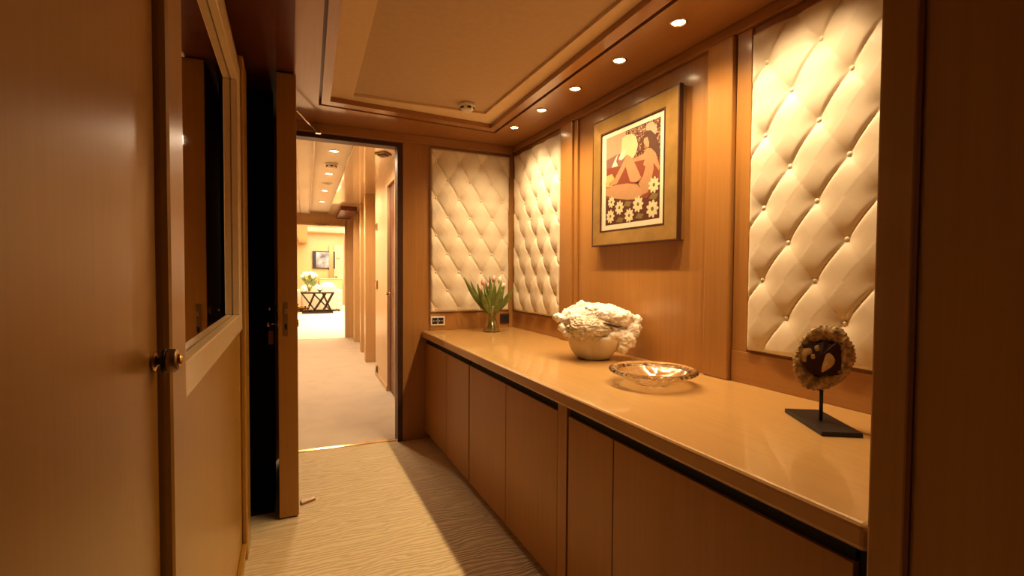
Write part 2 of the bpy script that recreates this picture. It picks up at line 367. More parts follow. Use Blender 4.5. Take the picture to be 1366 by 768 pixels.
# open door leaf seen edge-on
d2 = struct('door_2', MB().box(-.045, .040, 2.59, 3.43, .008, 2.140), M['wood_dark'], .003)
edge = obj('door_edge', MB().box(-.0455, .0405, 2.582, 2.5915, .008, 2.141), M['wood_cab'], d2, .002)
lp = obj('lock_plate', MB().box(-.022, -.002, 2.5795, 2.583, .89, 1.055), M['brass_dull'], d2, .001)
obj('latch', MB().box(-.016, -.007, 2.571, 2.58, 1.0, 1.02), M['brass'], lp, .002)
obj('deadbolt', MB().box(-.016, -.007, 2.5775, 2.58, .925, .95), M['black_metal'], lp)
for sx, xx in ((-1, -.045), (1, .0405)):
    h = obj('door_handle', MB().lathe([(0, 0), (.022, 0), (.021, .006), (.010, .009), (.009, .035), (0, .035)], (xx, 2.655, 1.02), (sx, 0, 0), 20), M['brass'], d2)
    hx = xx+sx*.042
    obj('lever', MB().tube([(xx+sx*.03, 2.655, 1.02), (hx, 2.658, 1.02), (hx+sx*.004, 2.70, 1.022), (hx+sx*.002, 2.765, 1.018)], [.009, .0095, .008, .006], 10), M['brass'], h)
    obj('lock_rose', MB().lathe([(0, 0), (.019, 0), (.018, .006), (0, .007)], (xx, 2.655, .945), (sx, 0, 0), 20), M['brass'], d2)
ky = thing('key', (-.078, 2.655, .85), 'small key with a reddish fob hanging in the lock of the open door', 'key')
obj('bow', MB().tube([(-.052, 2.655, .945), (-.088, 2.655, .945)], .0035, 8).lathe([(0, 0), (.012, 0), (.012, .003), (0, .003)], (-.09, 2.655, .943), (0, 1, 0), 16), M['brass'], ky)
obj('fob', MB().box(-.089, -.067, 2.651, 2.657, .845, .912).tube([(-.078, 2.654, .912), (-.086, 2.654, .94)], .0018, 6), M['tag'], ky, .003)
st = thing('door_stay', (.11, 3.3, 2.09), 'thin pale metal stay arm at the top of the open door', 'door stay')
obj('arm', MB().tube([(.046, 3.02, 2.105), (.178, 3.40, 2.098)], .006, 8), M['silver'], st)
obj('bracket', MB().box(.165, .20, 3.385, 3.432, 2.088, 2.108), M['silver'], st, .002)
ws = MB().prism([(.055, 2.70), (.125, 2.735), (.118, 2.765), (.05, 2.745)], 0, .012)
tag(obj('door_wedge', ws, M['wood_cab'], None, .003), 'small wooden wedge on the carpet at the foot of the open door', 'door wedge')

# brass threshold strip
tag(obj('threshold_strip', MB().prism([(-.06, 3.515), (.735, 3.485), (.735, 3.52), (-.06, 3.55)], 0, .005), M['brass'], None, .002), 'thin polished brass strip on the floor where the two carpets meet', 'threshold strip')

# ------------------------------------------------------------------ sideboard cabinets and worktop
wt = MB().box(.870, XW, .480, YE, .735, HW)
tag(obj('worktop', wt, M['wood_top'], None, .011, 3), 'long glossy honey coloured wooden worktop along the right wall', 'worktop')
def cabinet(ya, yb, seams, label):
    """carcass with doors between ya and yb (ya nearer); seams = y positions between the doors"""
    t = thing('cabinet', (1.25, (ya+yb)/2, 0), label, 'cabinet', 'cabinets under the long worktop')
    obj('carcass', MB().box(.955, 1.57, ya+.002, yb-.002, .0, .697), M['wood_dark'], t)
    obj('plinth', MB().box(.936, .956, ya+.002, yb-.002, 0, .05), M['wood_cab'], t)
    obj('finger_channel', MB().box(.905, 1.57, ya+.004, yb-.004, .697, .7345), M['black'], t)
    ys = [ya]+seams+[yb]
    for a, b in zip(ys[:-1], ys[1:]):
        obj('door', MB().box(.896, .953, a+.0022, b-.0022, .052, .6965), M['wood_cab'], t, .0015)
    return t
cabinet(2.515, 3.448, [2.93], 'wooden sideboard cabinet at the far end under the tulip vase')
cabinet(1.545, 2.505, [2.015], 'wooden sideboard cabinet in the middle under the shell and glass bowl')
cabinet(.512, 1.472, [1.208], 'wooden sideboard cabinet nearest the pillar with one wide door')
tag(obj('filler_strip', MB().box(.893, 1.5, 1.4765, 1.5405, 0.05, .7345).box(.936,1.5,1.4765,1.5405,0,.05), M['wood_cab'], None, .002), 'narrow vertical wood filler strip between two sideboard cabinets', 'filler strip')

# ------------------------------------------------------------------ button-tufted panels
def tuft(label, org, ua, na, W, Hh, u0, du, v0, dv, step, slant, depth=.026):
    """org lower corner, ua = direction of u, na = outward normal; buttons at u0+i*du, rows v0+j*dv (+half on odd columns)"""
    org, ua, na = Vector(org), Vector(ua), Vector(na); up = Vector((0, 0, 1))
    t = thing('tufted_panel', org+ua*W/2, label, 'wall panel', 'cream button-tufted wall panels')
    btn = []
    i0 = int(math.floor((-u0)/du))-1; i1 = int(math.ceil((W-u0)/du))+1
    for i in range(i0, i1+1):
        for j in range(-8, 14):
            btn.append((u0+i*du, v0+j*dv+(dv/2 if i % 2 else 0)))
    nu, nv = int(W/step), int(Hh/step)
    def h(u, v):
        # lattice coordinates: two families of diagonal creases
        p = (u-u0)/du; q = (v-v0)/(dv/2)
        a = (p+q)/2; b = (q-p)/2
        fa = abs(a-round(a)); fb = abs(b-round(b))        # 0 on a crease
        ca = min(1, fa/.5); cb = min(1, fb/.5)
        pil = (math.sin(ca*PI/2)*math.sin(cb*PI/2))**.42
        # depth falls to the buttons
        ra, rb = round(a), round(b)
        bu = u0+(ra-rb)*du; bv = v0+(ra+rb)*dv/2
        dist = math.hypot((u-bu), (v-bv))
        dip = 1-math.exp(-(dist/.036)**1.35)
        k = slant
        crs = 1-.30*math.exp(-(fb if k > 0 else fa)*30)      # the pleat that reads as a dark slit
        pleat = math.exp(-((fb if k > 0 else fa)*34)**2)*.12*math.sin((fa if k > 0 else fb)*PI)
        e = min(u, W-u, v, Hh-v); edge = min(1, max(0, e/.018)); edge = math.sqrt(1-(1-edge)**2)
        return .0015+(.004+depth*(.15*pil+.60*dip)*crs+depth*.22-depth*pleat)*edge
    vs = []; fs = []
    for j in range(nv+1):
        for i in range(nu+1):
            u, v = W*i/nu, Hh*j/nv
            vs.append(org+ua*u+up*v+na*h(u, v))
    flip = ua.cross(up).dot(na) < 0
    for j in range(nv):
        for i in range(nu):
            q = [j*(nu+1)+i, j*(nu+1)+i+1, (j+1)*(nu+1)+i+1, (j+1)*(nu+1)+i]
            fs.append(q[::-1] if flip else q)
    obj('cushion', MB().add(vs, fs, 0, True), M['leather'], t)
    me = None
    for (u, v) in btn:
        if .012 < u < W-.012 and .012 < v < Hh-.012:
            c = org+ua*u+up*v+na*(h(u, v)+.001)
            if me is None:
                b = obj('button', MB().lathe([(0, .006), (.004, .0055), (.0075, .0035), (.0088, 0), (.0085, -.004)], c, na, 16), M['leather'], t); me = b.data; base = c.copy()
            else:
                b = bpy.data.objects.new('button', me); COL.objects.link(b); b.parent = t; b.location = c-base
    return t
# near panel: u runs from its far edge (y 1.306) towards the pillar
tuft('large cream button-tufted panel beside the pillar behind the agate ornament', (XW, 1.306, .914), (0, -1, 0), (-1, 0, 0), .69, 1.178, .060, .0985, .006, .262, .004, 1, .03)
tuft('cream button-tufted panel on the right wall between the picture and the corner', (XW, 3.395, .914), (0, -1, 0), (-1, 0, 0), .69, 1.178, .070, .0940, .149, .262, .005, -1, .034)
tuft('cream button-tufted panel on the end wall behind the tulips', (.925, YE, .914), (1, 0, 0), (0, -1, 0), .622, 1.178, .044, .0865, .024, .266, .005, -1, .030)

# ------------------------------------------------------------------ framed picture
pic = thing('framed_picture', (XW, 1.984, 1.35), 'framed colour print of a seated figure among daisies on the right wall', 'picture')
fy0, fy1, fz0, fz1 = 1.652, 2.316, 1.350, 2.033
my0, my1, mz0, mz1 = 1.750, 2.240, 1.432, 1.952
def frame_ring(m, xf, xb, a0, a1, b0, b1, c0, c1, d0, d1, mi=0, xin=None):
    xin = xf if xin is None else xin
    o = [(a0, b0), (a1, b0), (a1, b1), (a0, b1)]; i = [(c0, d0), (c1, d0), (c1, d1), (c0, d1)]
    vs = [(xb, y, z) for y, z in o]+[(xf, y, z) for y, z in o]+[(xin, y, z) for y, z in i]+[(xb, y, z) for y, z in i]
    fs = []
    for k in range(4):
        n = (k+1) % 4
        fs += [(k, n, 4+n, 4+k), (4+k, 4+n, 8+n, 8+k), (8+k, 8+n, 12+n, 12+k)]
    m.add(vs, fs, mi)
obj('back_board', MB().box(XW, 1.568, fy0+.006, fy1-.006, fz0+.006, fz1-.006), M['frame_edge'], pic)
m = MB(); frame_ring(m, 1.553, XW-.002, fy0+.004, fy1-.004, fz0+.004, fz1-.004, my0-.001, my1+.001, mz0-.001, mz1+.001, 0, 1.558)
frm = obj('frame', m, M['gold_frame'], pic, .001)
m = MB(); frame_ring(m, 1.5525, 1.575, fy0, fy1, fz0, fz1, fy0+.007, fy1-.007, fz0+.007, fz1-.007)
obj('outer_edge', m, M['frame_edge'], frm)
m = MB(); frame_ring(m, 1.556, 1.565, my0-.006, my1+.006, mz0-.006, mz1+.006, my0+.001, my1-.001, mz0+.001, mz1-.001)
obj('inner_edge', m, M['frame_edge'], frm)
obj('mat', MB().box(1.568, 1.5628, my0, my1, mz0, mz1), M['mat_board'], pic)
ART = [
 ('ground', [(0, 0), (1, 0), (1, .5), (0, .5)]),
 ('scroll', [(.3, .5), (1, .5), (1, 1), (.3, 1)]),
 ('sky', [(0, 1.0), (.392, 1.0), (.399, .742), (.003, .741)]),
 ('mauve', [(.004, .751), (.219, .777), (.384, .767), (.477, .71), (.346, .616), (.009, .625)]),
 ('red', [(.01, .654), (.281, .636), (.538, .672), (.996, .579), (.998, .398), (.791, .224), (.014, .315)]),
 ('blonde', [(.325, .938), (.407, .952), (.501, .944), (.582, .903), (.621, .804), (.595, .731), (.545, .683), (.492, .671), (.421, .738), (.349, .706), (.277, .701), (.303, .797)]),
 ('white', [(.313, .786), (.352, .779), (.326, .698), (.257, .718)]),
 ('white', [(.246, .781), (.209, .704), (.248, .646), (.117, .649), (.183, .728)]),
 ('white', [(.412, .821), (.349, .706), (.318, .758)]),
 ('yellow', [(.006, .568), (.125, .578), (.175, .523), (.136, .434), (.008, .442)]),
 ('skin', [(.421, .738), (.496, .703), (.582, .602), (.69, .445), (.606, .412), (.487, .436), (.398, .613), (.234, .454), (.073, .439), (.053, .476), (.192, .52), (.307, .628)]),
 ('skin', [(.008, .428), (.223, .441), (.436, .425), (.609, .39), (.702, .325), (.706, .26), (.601, .232), (.43, .248), (.2, .29), (.008, .345)]),
 ('skin2', [(.77, .736), (.846, .727), (.926, .658), (.995, .511), (.983, .473), (.894, .564), (.898, .505), (.857, .377), (.807, .282), (.712, .265), (.696, .326), (.639, .39), (.723, .466), (.76, .551), (.72, .575), (.745, .625), (.543, .635), (.526, .672), (.718, .688)]),
 ('pink', [(.768, .979), (.825, .987), (.86, .953), (.924, .938), (.95, .883), (.917, .841), (.808, .899), (.753, .929)]),
 ('hair', [(.673, .755), (.699, .865), (.764, .909), (.836, .906), (.922, .84), (.968, .74), (.991, .588), (.926, .658), (.854, .719), (.81, .728), (.817, .788), (.79, .844), (.739, .841), (.724, .731), (.683, .705)]),
 ('skin', [(.728, .843), (.787, .847), (.817, .783), (.813, .739), (.759, .748), (.737, .78), (.721, .809)]),
 ('dark', [(.567, .41), (.657, .424), (.639, .39)]),
 ('olive', [(.36, .186), (.421, .237), (.527, .216), (.485, .169)]),
 ('olive', [(.819, .212), (.879, .266), (.984, .243), (.943, .193)]),
 ('olive', [(.586, .032), (.642, .083), (.741, .065), (.702, .018)]),
 ('olive', [(.217, .023), (.276, .072), (.379, .055), (.338, .009)]),
]
DAISY = [(.905, .342, .095), (.886, .103, .105), (.638, .177, .10), (.287, .177, .09), (.478, .075, .09), (.105, .097, .09), (.123, .258, .075)]
py0, py1, pz0, pz1 = 1.780, 2.202, 1.460, 1.925
names = []; m = MB(); lay = [0]
from mathutils.geometry import tessellate_polygon
def patch(col, pts):
    if col not in names: names.append(col)
    lay[0] += 1; x = 1.5626-.00004*lay[0]
    v3 = [Vector((x, py1+(py0-py1)*min(1, max(0, u)), pz0+(pz1-pz0)*min(1, max(0, v)))) for u, v in pts]
    fs = []
    for tri in tessellate_polygon([v3]):
        a, b, c = [v3[i] for i in tri]
        fs.append(tri if (b-a).cross(c-a).x < 0 else tuple(reversed(tri)))
    m.add(v3, fs, names.index(col))
for c, pts in ART: patch(c, pts)
for u, v, r in DAISY:
    asp = (py1-py0)/(pz1-pz0)
    pts = []
    for k in range(40):
        a = 2*PI*k/40; rr = r*(.62+.38*abs(math.cos(a*4.5)))
        pts.append((u+rr*math.cos(a), v+rr*math.sin(a)*asp))
    patch('petal', pts)
    patch('eye', [(u+r*.22*math.cos(2*PI*k/12), v+r*.22*asp*math.sin(2*PI*k/12)) for k in range(12)])
obj('print', m, [M['p_'+n] for n in names], pic)

# ------------------------------------------------------------------ wall sockets on the end wall
def socket(x, z, w, hgt, label, white):
    t = thing('wall_socket', (x, YE, z-hgt/2), label, 'socket', 'sockets on the end wall')
    yf = YE-.008
    p = obj('plate', MB().box(x-w/2, x+w/2, yf-.008, yf, z-hgt/2, z+hgt/2), M['white_plastic'] if white else M['frame_edge'], t, .003)
    for k in (-1, 1) if white else (0,):
        ww = w*.19 if white else w*.38
        i = obj('insert', MB().box(x+k*w*.21-ww, x+k*w*.21+ww, yf-.0095, yf-.006, z-hgt*.33, z+hgt*.33), M['dark_plastic'], t, .002)
        if white:
            for q in (-1, 1):
                obj('contact', MB().lathe([(0, .001), (.004, .001), (.004, 0)], (x+k*w*.21+q*.009, yf-.0095, z), (0, -1, 0), 10), M['white_plastic'], i)
socket(.985, .852, .105, .068, 'white framed double socket on the end wall below the tufted panel', True)
socket(1.515, .852, .078, .075, 'dark single socket on the end wall behind the tulip vase', False)

# ------------------------------------------------------------------ downlights and detectors
def downlight(x, y, z, r, glow, label, grp):
    t = thing('downlight', (x, y, z), label, 'ceiling light', grp)
    obj('rim', MB().lathe([(r, .0), (r, -.003), (r*.86, -.006), (r*.72, -.003), (r*.70, .0)], (x, y, z), (0, 0, 1), 32), M['chrome'], t)
    obj('lamp', MB().lathe([(0, -.0022), (r*.68, -.0015), (r*.7, 0)], (x, y, z), (0, 0, 1), 24), glow, t)
    return t
G1 = 'downlights along the foyer soffit'
t0 = downlight(1.372, 2.974, ZS, .034, M['lamp'], 'small round downlight in the soffit nearest the corner, first of the row', G1)
for y, lab in ((2.589, 'small round downlight in the soffit, second of the row from the corner'), (2.217, 'small round downlight in the soffit, third of the row, beside the picture'),
               (1.841, 'small round downlight in the soffit, fourth of the row, above the picture'), (1.472, 'small round downlight in the soffit, fifth of the row and closest to the pillar')):
    dup(t0, (1.372, y, ZS), lab, G1)
def detector(x, y, z, label, s=1.0):
    t = thing('smoke_detector', (x, y, z), label, 'smoke detector')
    obj('base', MB().lathe([(.0, 0), (.052*s, 0), (.052*s, -.014*s), (.048*s, -.018*s), (0, -.018*s)], (x, y, z), (0, 0, 1), 32), M['white_plastic'], t)
    obj('sensor_head', MB().lathe([(.043*s, -.018*s), (.041*s, -.034*s), (.030*s, -.042*s), (0, -.044*s)], (x, y, z), (0, 0, 1), 32), M['white_plastic'], t)
    for a in range(6):
        an = a*PI/3+.5
        obj('slot', MB().obox((x+.0415*s*math.cos(an), y+.0415*s*math.sin(an), z-.028*s), (-math.sin(an), math.cos(an), 0), (math.cos(an), math.sin(an), 0), (0, 0, 1), .011*s, .003*s, .005*s), M['dark_plastic'], t)
    return t
detector(.985, 2.815, 2.214, 'white round smoke detector on the beige tray ceiling of the foyer')

# ------------------------------------------------------------------ tulips in a glass vase
VX, VY = 1.315, 3.215
vz = HW
vs_ = thing('glass_vase', (VX, VY, vz), 'clear waisted glass vase holding tulips at the far end of the worktop', 'vase')
obj('body', MB().lathe([(0, .004), (.052, .004), (.060, .012), (.057, .028), (.044, .055), (.033, .085), (.029, .11), (.033, .145), (.046, .185), (.0445, .185), (.031, .145), (.027, .11), (.031, .085), (.042, .055), (.052, .028), (.050, .014), (0, .010)], (VX, VY, vz), (0, 0, 1), 40), M['glass'], vs_)
obj('foot', MB().lathe([(0, 0), (.060, 0), (.066, .005), (.060, .011), (.0, .010)], (VX, VY, vz), (0, 0, 1), 40), M['glass'], vs_)
obj('water', MB().lathe([(0, .0115), (.049, .0145), (.0505, .028), (.041, .055), (.030, .085), (0, .088)], (VX, VY, vz), (0, 0, 1), 32), M['water'], vs_)
RT = Vector((.909, -.416, 0)); FW = Vector((.416, .909, 0))
def leaf_mesh(m, base, tip, bend, w, n=9):
    base, tip = Vector(base), Vector(tip); mid = (base+tip)/2+Vector(bend)
    side = (tip-base).cross(FW).normalized()
    vs = []; fs = []
    for i in range(n+1):
        t = i/n; p = base*(1-t)**2+mid*2*t*(1-t)+tip*t*t
        ww = w*math.sin(PI*min(1, .12+t*.88))**.8*(1-.25*t)+.0008
        d = -FW*(ww*.45)
        vs += [p-side*ww, p+d*.9, p+side*ww]
    for i in range(n): fs += [(3*i, 3*i+1, 3*i+4, 3*i+3), (3*i+1, 3*i+2, 3*i+5, 3*i+4)]
    m.add(vs, fs, 0, True)
def tulip(dx, dz, dd, colour, label, leaves):
    """dx, dz: bloom offset across the view and above the vase base; dd: depth"""
    c = Vector((VX, VY, vz))
    t = thing('tulip', c+Vector((0, 0, .02)), label, 'flower', 'tulips in the glass vase')
    top = c+RT*dx+FW*dd+Vector((0, 0, dz))
    foot = c+RT*(dx*.3)+FW*(dd*.3)+Vector((0, 0, .018)); neck = c+RT*(dx*.2)+FW*(dd*.2)+Vector((0, 0, .12))
    obj('stem', MB().tube([foot, neck, neck*.5+top*.5+Vector((0, 0, .012)), top], [.0035, .0035, .003, .003], 8), M['stem_green'], t)
    m = MB(); ax = (top-neck).normalized()
    for k in range(6):
        a = 2*PI*k/6+.4; u = ax.orthogonal().normalized(); w = ax.cross(u); o = u*math.cos(a)+w*math.sin(a); sd = ax.cross(o)
        rad = 1 if k % 2 else .88; vs = []; fs = []
        for i in range(7):
            s = i/6; r = (.0155*math.sin(PI*(.12+.72*s)))*rad; hgt = .048*s
            ww = .013*math.sin(PI*(.10+.86*s))**.8
            p = top+ax*hgt+o*r
            vs += [p-sd*ww-o*.003, p+o*.002, p+sd*ww-o*.003]
        for i in range(6): fs += [(3*i, 3*i+1, 3*i+4, 3*i+3), (3*i+1, 3*i+2, 3*i+5, 3*i+4)]
        m.add(vs, fs, 0, True)
    obj('bloom', m, M[colour], t)
    for (lx, lz, ld, bx, w) in leaves:
        m = MB(); b = c+RT*(lx*.13)+FW*(ld*.25)+Vector((0, 0, .13))
        leaf_mesh(m, b, c+RT*lx+FW*ld+Vector((0, 0, lz)), RT*bx, w)
        obj('leaf', m, M['green_leaf'], t)
tulip(-.052, .325, -.03, 'pink', 'pink tulip standing upright at the left front of the glass vase', [(-.195, .385, -.01, -.03, .018), (-.10, .345, -.05, -.02, .018), (-.07, .30, -.07, -.02, .02), (-.15, .36, .0, -.03, .016)])
tulip(.012, .352, .03, 'pink', 'pink tulip at the back centre and tallest in the vase', [(-.012, .395, -.04, 0, .018), (-.03, .28, -.055, -.01, .019), (.03, .33, -.05, .0, .019)])
tulip(.050, .345, .045, 'white_petal', 'pale tulip leaning right at the back of the vase', [(.068, .36, -.02, .01, .018), (.05, .30, -.06, .01, .019), (.09, .34, .0, .02, .017)])
tulip(-.02, .30, .055, 'pink', 'pink tulip half hidden behind the leaves in the vase', [(-.06, .36, .02, -.01, .013), (.02, .36, .02, 0, .014)])
tulip(.075, .30, .02, 'white_petal', 'low cream tulip on the right side of the vase', [(.155, .315, -.02, .035, .017), (.115, .28, -.05, .03, .016), (.08, .25, -.06, .03, .016)])
tulip(-.075, .275, .03, 'pink', 'low pink tulip on the left side of the vase', [(-.145, .31, .02, -.03, .014), (-.045, .36, .0, 0, .012)])

# ------------------------------------------------------------------ coral / shell specimen
SX, SY = 1.385, 2.015
sh = thing('shell_ornament', (SX, SY, HW), 'white crusted coral ornament in a smooth pale shell base on the worktop', 'ornament')
c = Vector((SX, SY, HW))
def bowl_wob(a, j): return 1+.11*math.cos(4*a+2.4)*min(1, j/4)+.035*math.sin(9*a)*min(1, j/4)
sb = MB(); prof = [(0, 0), (.070, 0), (.080, .004), (.096, .022), (.112, .048), (.124, .075), (.130, .100), (.128, .118), (.118, .120), (.09, .09), (0, .07)]
sb.lathe(prof, c+RT*(-.015), (0, 0, 1), 72, wob=bowl_wob)
obj('shell_base', sb, M['stone'], sh)
cap = MB()
random.seed(3)
def blobs(L):
    for (x, z, dpt, rx, ry, rz) in L:
        s0 = random.random()*50
        def lf(d, q):
            k = 1+.16*noise.noise(d*1.6+Vector((s0, 0, 0))); return RT*(q.x*k)+FW*(q.y*k)+Vector((0, 0, q.z*k))
        cap.ball(c+RT*x+FW*dpt+Vector((0, 0, z)), 1, (rx, ry, rz), 32, 20, 0, lf)
blobs([(.0, .195, .03, .155, .10, .075), (-.06, .18, .0, .12, .11, .085), (.07, .195, -.03, .115, .09, .055), (.12, .175, -.01, .07, .08, .05), (-.10, .185, .0, .075, .09, .06),
       (-.075, .262, .0, .030, .03, .022), (-.195, .200, -.02, .026, .03, .020), (-.165, .155, -.03, .03, .04, .025), (.188, .190, -.02, .030, .03, .024), (.195, .160, -.02, .022, .03, .022),
       (.155, .145, -.06, .04, .05, .045), (.13, .105, -.08, .045, .045, .045), (.112, .065, -.085, .028, .028, .030), (-.135, .135, -.05, .035, .05, .03), (.06, .125, -.08, .06, .04, .04), (.05, .215, -.08, .10, .045, .034), (-.03, .248, -.03, .05, .06, .02)])
cr = obj('coral_crust', cap, M['coral'], sh)
rm = cr.modifiers.new('fuse', 'REMESH'); rm.mode = 'VOXEL'; rm.voxel_size = .0042; rm.use_smooth_shade = True
sm = cr.modifiers.new('soften', 'SMOOTH'); sm.factor = .5; sm.iterations = 4
for nm, sz, stg in (('lumps', .035, .022), ('grain', .011, .008)):
    tx = bpy.data.textures.new(nm, 'CLOUDS'); tx.noise_scale = sz; tx.noise_depth = 2
    dm = cr.modifiers.new(nm, 'DISPLACE'); dm.texture = tx; dm.strength = stg; dm.mid_level = .5; dm.texture_coords = 'LOCAL'
def cav(d, q):
    k = 1+.08*noise.noise(d*9)+.10*noise.noise(Vector((d.x*26, d.y*26, d.z*9))); return RT*(q.x*k)+FW*(q.y*k)+Vector((0, 0, q.z*k))
obj('crystal_face', MB().ball(c+RT*(-.045)+FW*(-.07)+Vector((0, 0, .155)), 1, (.112, .075, .066), 96, 64, 0, cav), M['crystal'], sh)
crk = MB().tube([c+RT*.01+FW*(-.128)+Vector((0, 0, .188)), c+RT*.04+FW*(-.122)+Vector((0, 0, .178)), c+RT*.075+FW*(-.118)+Vector((0, 0, .168)), c+RT*.10+FW*(-.11)+Vector((0, 0, .168))], [.002, .005, .005, .002], 8)
obj('crevice', crk, M['frame_edge'], sh)

# ------------------------------------------------------------------ glass bowl
GX, GY = 1.255, 1.452
gb = thing('glass_bowl', (GX, GY, HW), 'wide shallow clear glass bowl with a thick flat rim on the worktop', 'bowl')
obj('bowl_body', MB().lathe([(0, .005), (.06, .005), (.088, .012), (.112, .026), (.128, .042), (.138, .050), (.135, .052), (.124, .045), (.108, .030), (.085, .016), (.06, .009), (0, .009)], (GX, GY, HW), (0, 0, 1), 96), M['bowl_glass'], gb)
def scal(a, j): return 1+.007*math.cos(40*a+.6*j)
obj('rim', MB().lathe([(.131, .045), (.142, .042), (.154, .044), (.162, .049), (.164, .055), (.159, .060), (.148, .061), (.137, .057), (.131, .051), (.131, .045)], (GX, GY, HW), (0, 0, 1), 160, wob=scal), M['bowl_rim'], gb)
obj('foot_ring', MB().lathe([(.052, .006), (.056, 0), (.064, 0), (.066, .007)], (GX, GY, HW), (0, 0, 1), 64), M['bowl_rim'], gb)

# ------------------------------------------------------------------ agate slice on a stand
AX, AY = 1.352, .872
ag = thing('agate_ornament', (AX, AY, HW), 'crusty agate slice with a dark core on a black stand beside the pillar', 'ornament')
la = Vector((.52, .854, 0)).normalized(); sa = Vector((.854, -.52, 0))
obj('stand_base', MB().obox((AX, AY, HW+.006), la, sa, (0, 0, 1), .110, .050, .006), M['black_metal'], ag, .0015)
obj('rod', MB().tube([(AX, AY, HW+.011), (AX, AY, HW+.10)], .0048, 12), M['black_metal'], ag)
nrm = Vector((-.955, -.29, .06)).normalized(); hx = Vector((0, 0, 1)).cross(nrm).normalized(); hz = nrm.cross(hx)   # hx = to the viewer's right
if hx.dot(RT) < 0: hx = -hx
ac = Vector((AX, AY, HW+.185))
def agr(a): # outline radius, a from hx to hz
    x, z = math.cos(a), math.sin(a)
    a2 = a+.30; x, z = math.cos(a2), math.sin(a2); r = 1/math.sqrt((x/.072)**2+(z/.092)**2)
    return r*(1+.035*math.cos(2*a-1.9)+.03*math.cos(3*a+.6))
N = 180; vs = []; fs = []
rings = [(.54, .000), (.64, .008), (.75, .012), (.9, .011), (.985, .005), (1.0, -.004), (.985, -.014), (.93, -.026), (.80, -.030), (.0, -.030)]
for j, (s, dn) in enumerate(rings):
    for k in range(N):
        a = 2*PI*k/N; rg = 0
        if 2 <= j <= 8: rg = .022*math.cos(46*a+.8*j*0)*(1 if j >= 4 else .4)+.05*noise.noise(Vector((math.cos(a)*4, math.sin(a)*4, j*.25)))
        r = agr(a)*s*(1+rg*(s > .5)+(.16*noise.noise(Vector((math.cos(a)*3+9, math.sin(a)*3, 1)))+.07*noise.noise(Vector((math.cos(a)*9, math.sin(a)*9, 4))) if j == 0 else 0))
        vs.append(ac+hx*math.cos(a)*r+hz*math.sin(a)*r+nrm*(dn+.004*noise.noise(Vector((math.cos(a)*s*7, math.sin(a)*s*7, 2)))))
for j in range(len(rings)-1):
    for k in range(N): fs.append((j*N+k, j*N+(k+1) % N, (j+1)*N+(k+1) % N, (j+1)*N+k))
obj('crust', MB().add(vs, fs, 0, True), M['agate_rim'], ag)
def blob(pts, dn, nm, mat, par, amp=.06, seed=0):
    """flat irregular patch in the slice plane; pts in mm-ish (x right, z up)"""
    P = [ac+hx*x+hz*z+nrm*dn for x, z in pts]; cc = sum(P, Vector())/len(P)
    Q = []
    for i in range(len(P)):
        p0, p1, p2, p3 = P[i-1], P[i], P[(i+1) % len(P)], P[(i+2) % len(P)]
        for s in (0, .25, .5, .75):
            q = .5*((2*p1)+(p2-p0)*s+(2*p0-5*p1+4*p2-p3)*s*s+(3*p1-p0-3*p2+p3)*s**3)
            Q.append(q+(q-cc)*amp*noise.noise(q*160+Vector((seed, 0, 0)))*2)
    n = len(Q); m = MB().add([cc+nrm*.003]+Q+[q-nrm*.012 for q in Q], [(0, 1+i, 1+(i+1) % n) for i in range(n)]+[(1+i, 1+n+i, 1+n+(i+1) % n, 1+(i+1) % n) for i in range(n)], 0, False)
    return obj(nm, m, mat, par)
core = blob([(-.050, .035), (-.03, .044), (-.010, .040), (.008, .050), (.018, .042), (.040, .046), (.046, .022), (.048, -.010), (.044, -.040), (.022, -.044), (-.004, -.046), (-.030, -.040), (-.044, -.016), (-.046, .01)], .0115, 'agate_core', M['agate_dark'], ag)
blob([(.016, .018), (.034, .004), (.030, -.014), (.016, -.030), (.004, -.036), (.006, -.012)], .0145, 'pale_patch', M['agate_pale'], core, .05, 3)
blob([(-.046, .018), (-.028, .026), (-.022, .014), (-.034, .002), (-.036, -.014), (-.046, -.012)], .0145, 'pale_patch', M['agate_pale'], core, .05, 8)
blob([(-.016, .032), (-.006, .036), (-.004, .022), (-.013, .02)], .0145, 'pale_patch', M['agate_pale'], core, .05, 5)
blob([(-.024, .008), (-.016, .010), (-.014, -.001), (-.022, -.003)], .0145, 'pale_patch', M['agate_pale'], core, .05, 6)

# ------------------------------------------------------------------ the corridor beyond (runs very slightly to starboard)
def K(u, y): return (u+.03*(y-3.5), y)
def cbox(m, u0, u1, y0, y1, z0, z1, mi=0): return m.prism([K(u0, y0), K(u1, y0), K(u1, y1), K(u0, y1)], z0, z1, mi)
CZ = 2.27
struct('floor_corridor', cbox(MB(), -.6, 1.6, 3.53, 9.42, -.05, 0), M['carpet2'])
struct('wall_corridor_left', cbox(MB(), -.25, -.13, 3.56, 9.4, 0, 2.5), M['wood_pale'])
struct('ceiling_corridor', cbox(cbox(MB(), .17, .49, 3.56, 9.4, CZ, 2.34), -.25, .18, 3.56, 9.4, 2.235, 2.34), M['white_ceiling'])
struct('ceiling_corridor_side', cbox(MB(), .48, 1.6, 3.56, 9.4, 2.235, 2.34), M['lacquer'])
struct('trim_25', cbox(MB(), .62, .86, 8.1, 9.4, 2.17, 2.235), M['wood_dark'])
struct('trim_26', cbox(cbox(MB(), .02, .035, 3.56, 9.4, 2.225, 2.236), .17, .182, 3.56, 9.4, 2.222, 2.24), M['wood_pale_y'])
m = MB(); cbox(m, .86, 1.0, 3.56, 4.54, 0, 2.235); cbox(m, .86, 1.0, 4.99, 5.88, 0, 2.235); cbox(m, .86, 1.0, 4.54, 4.99, 2.06, 2.235)
struct('wall_corridor_right', m, M['wood_pale'])
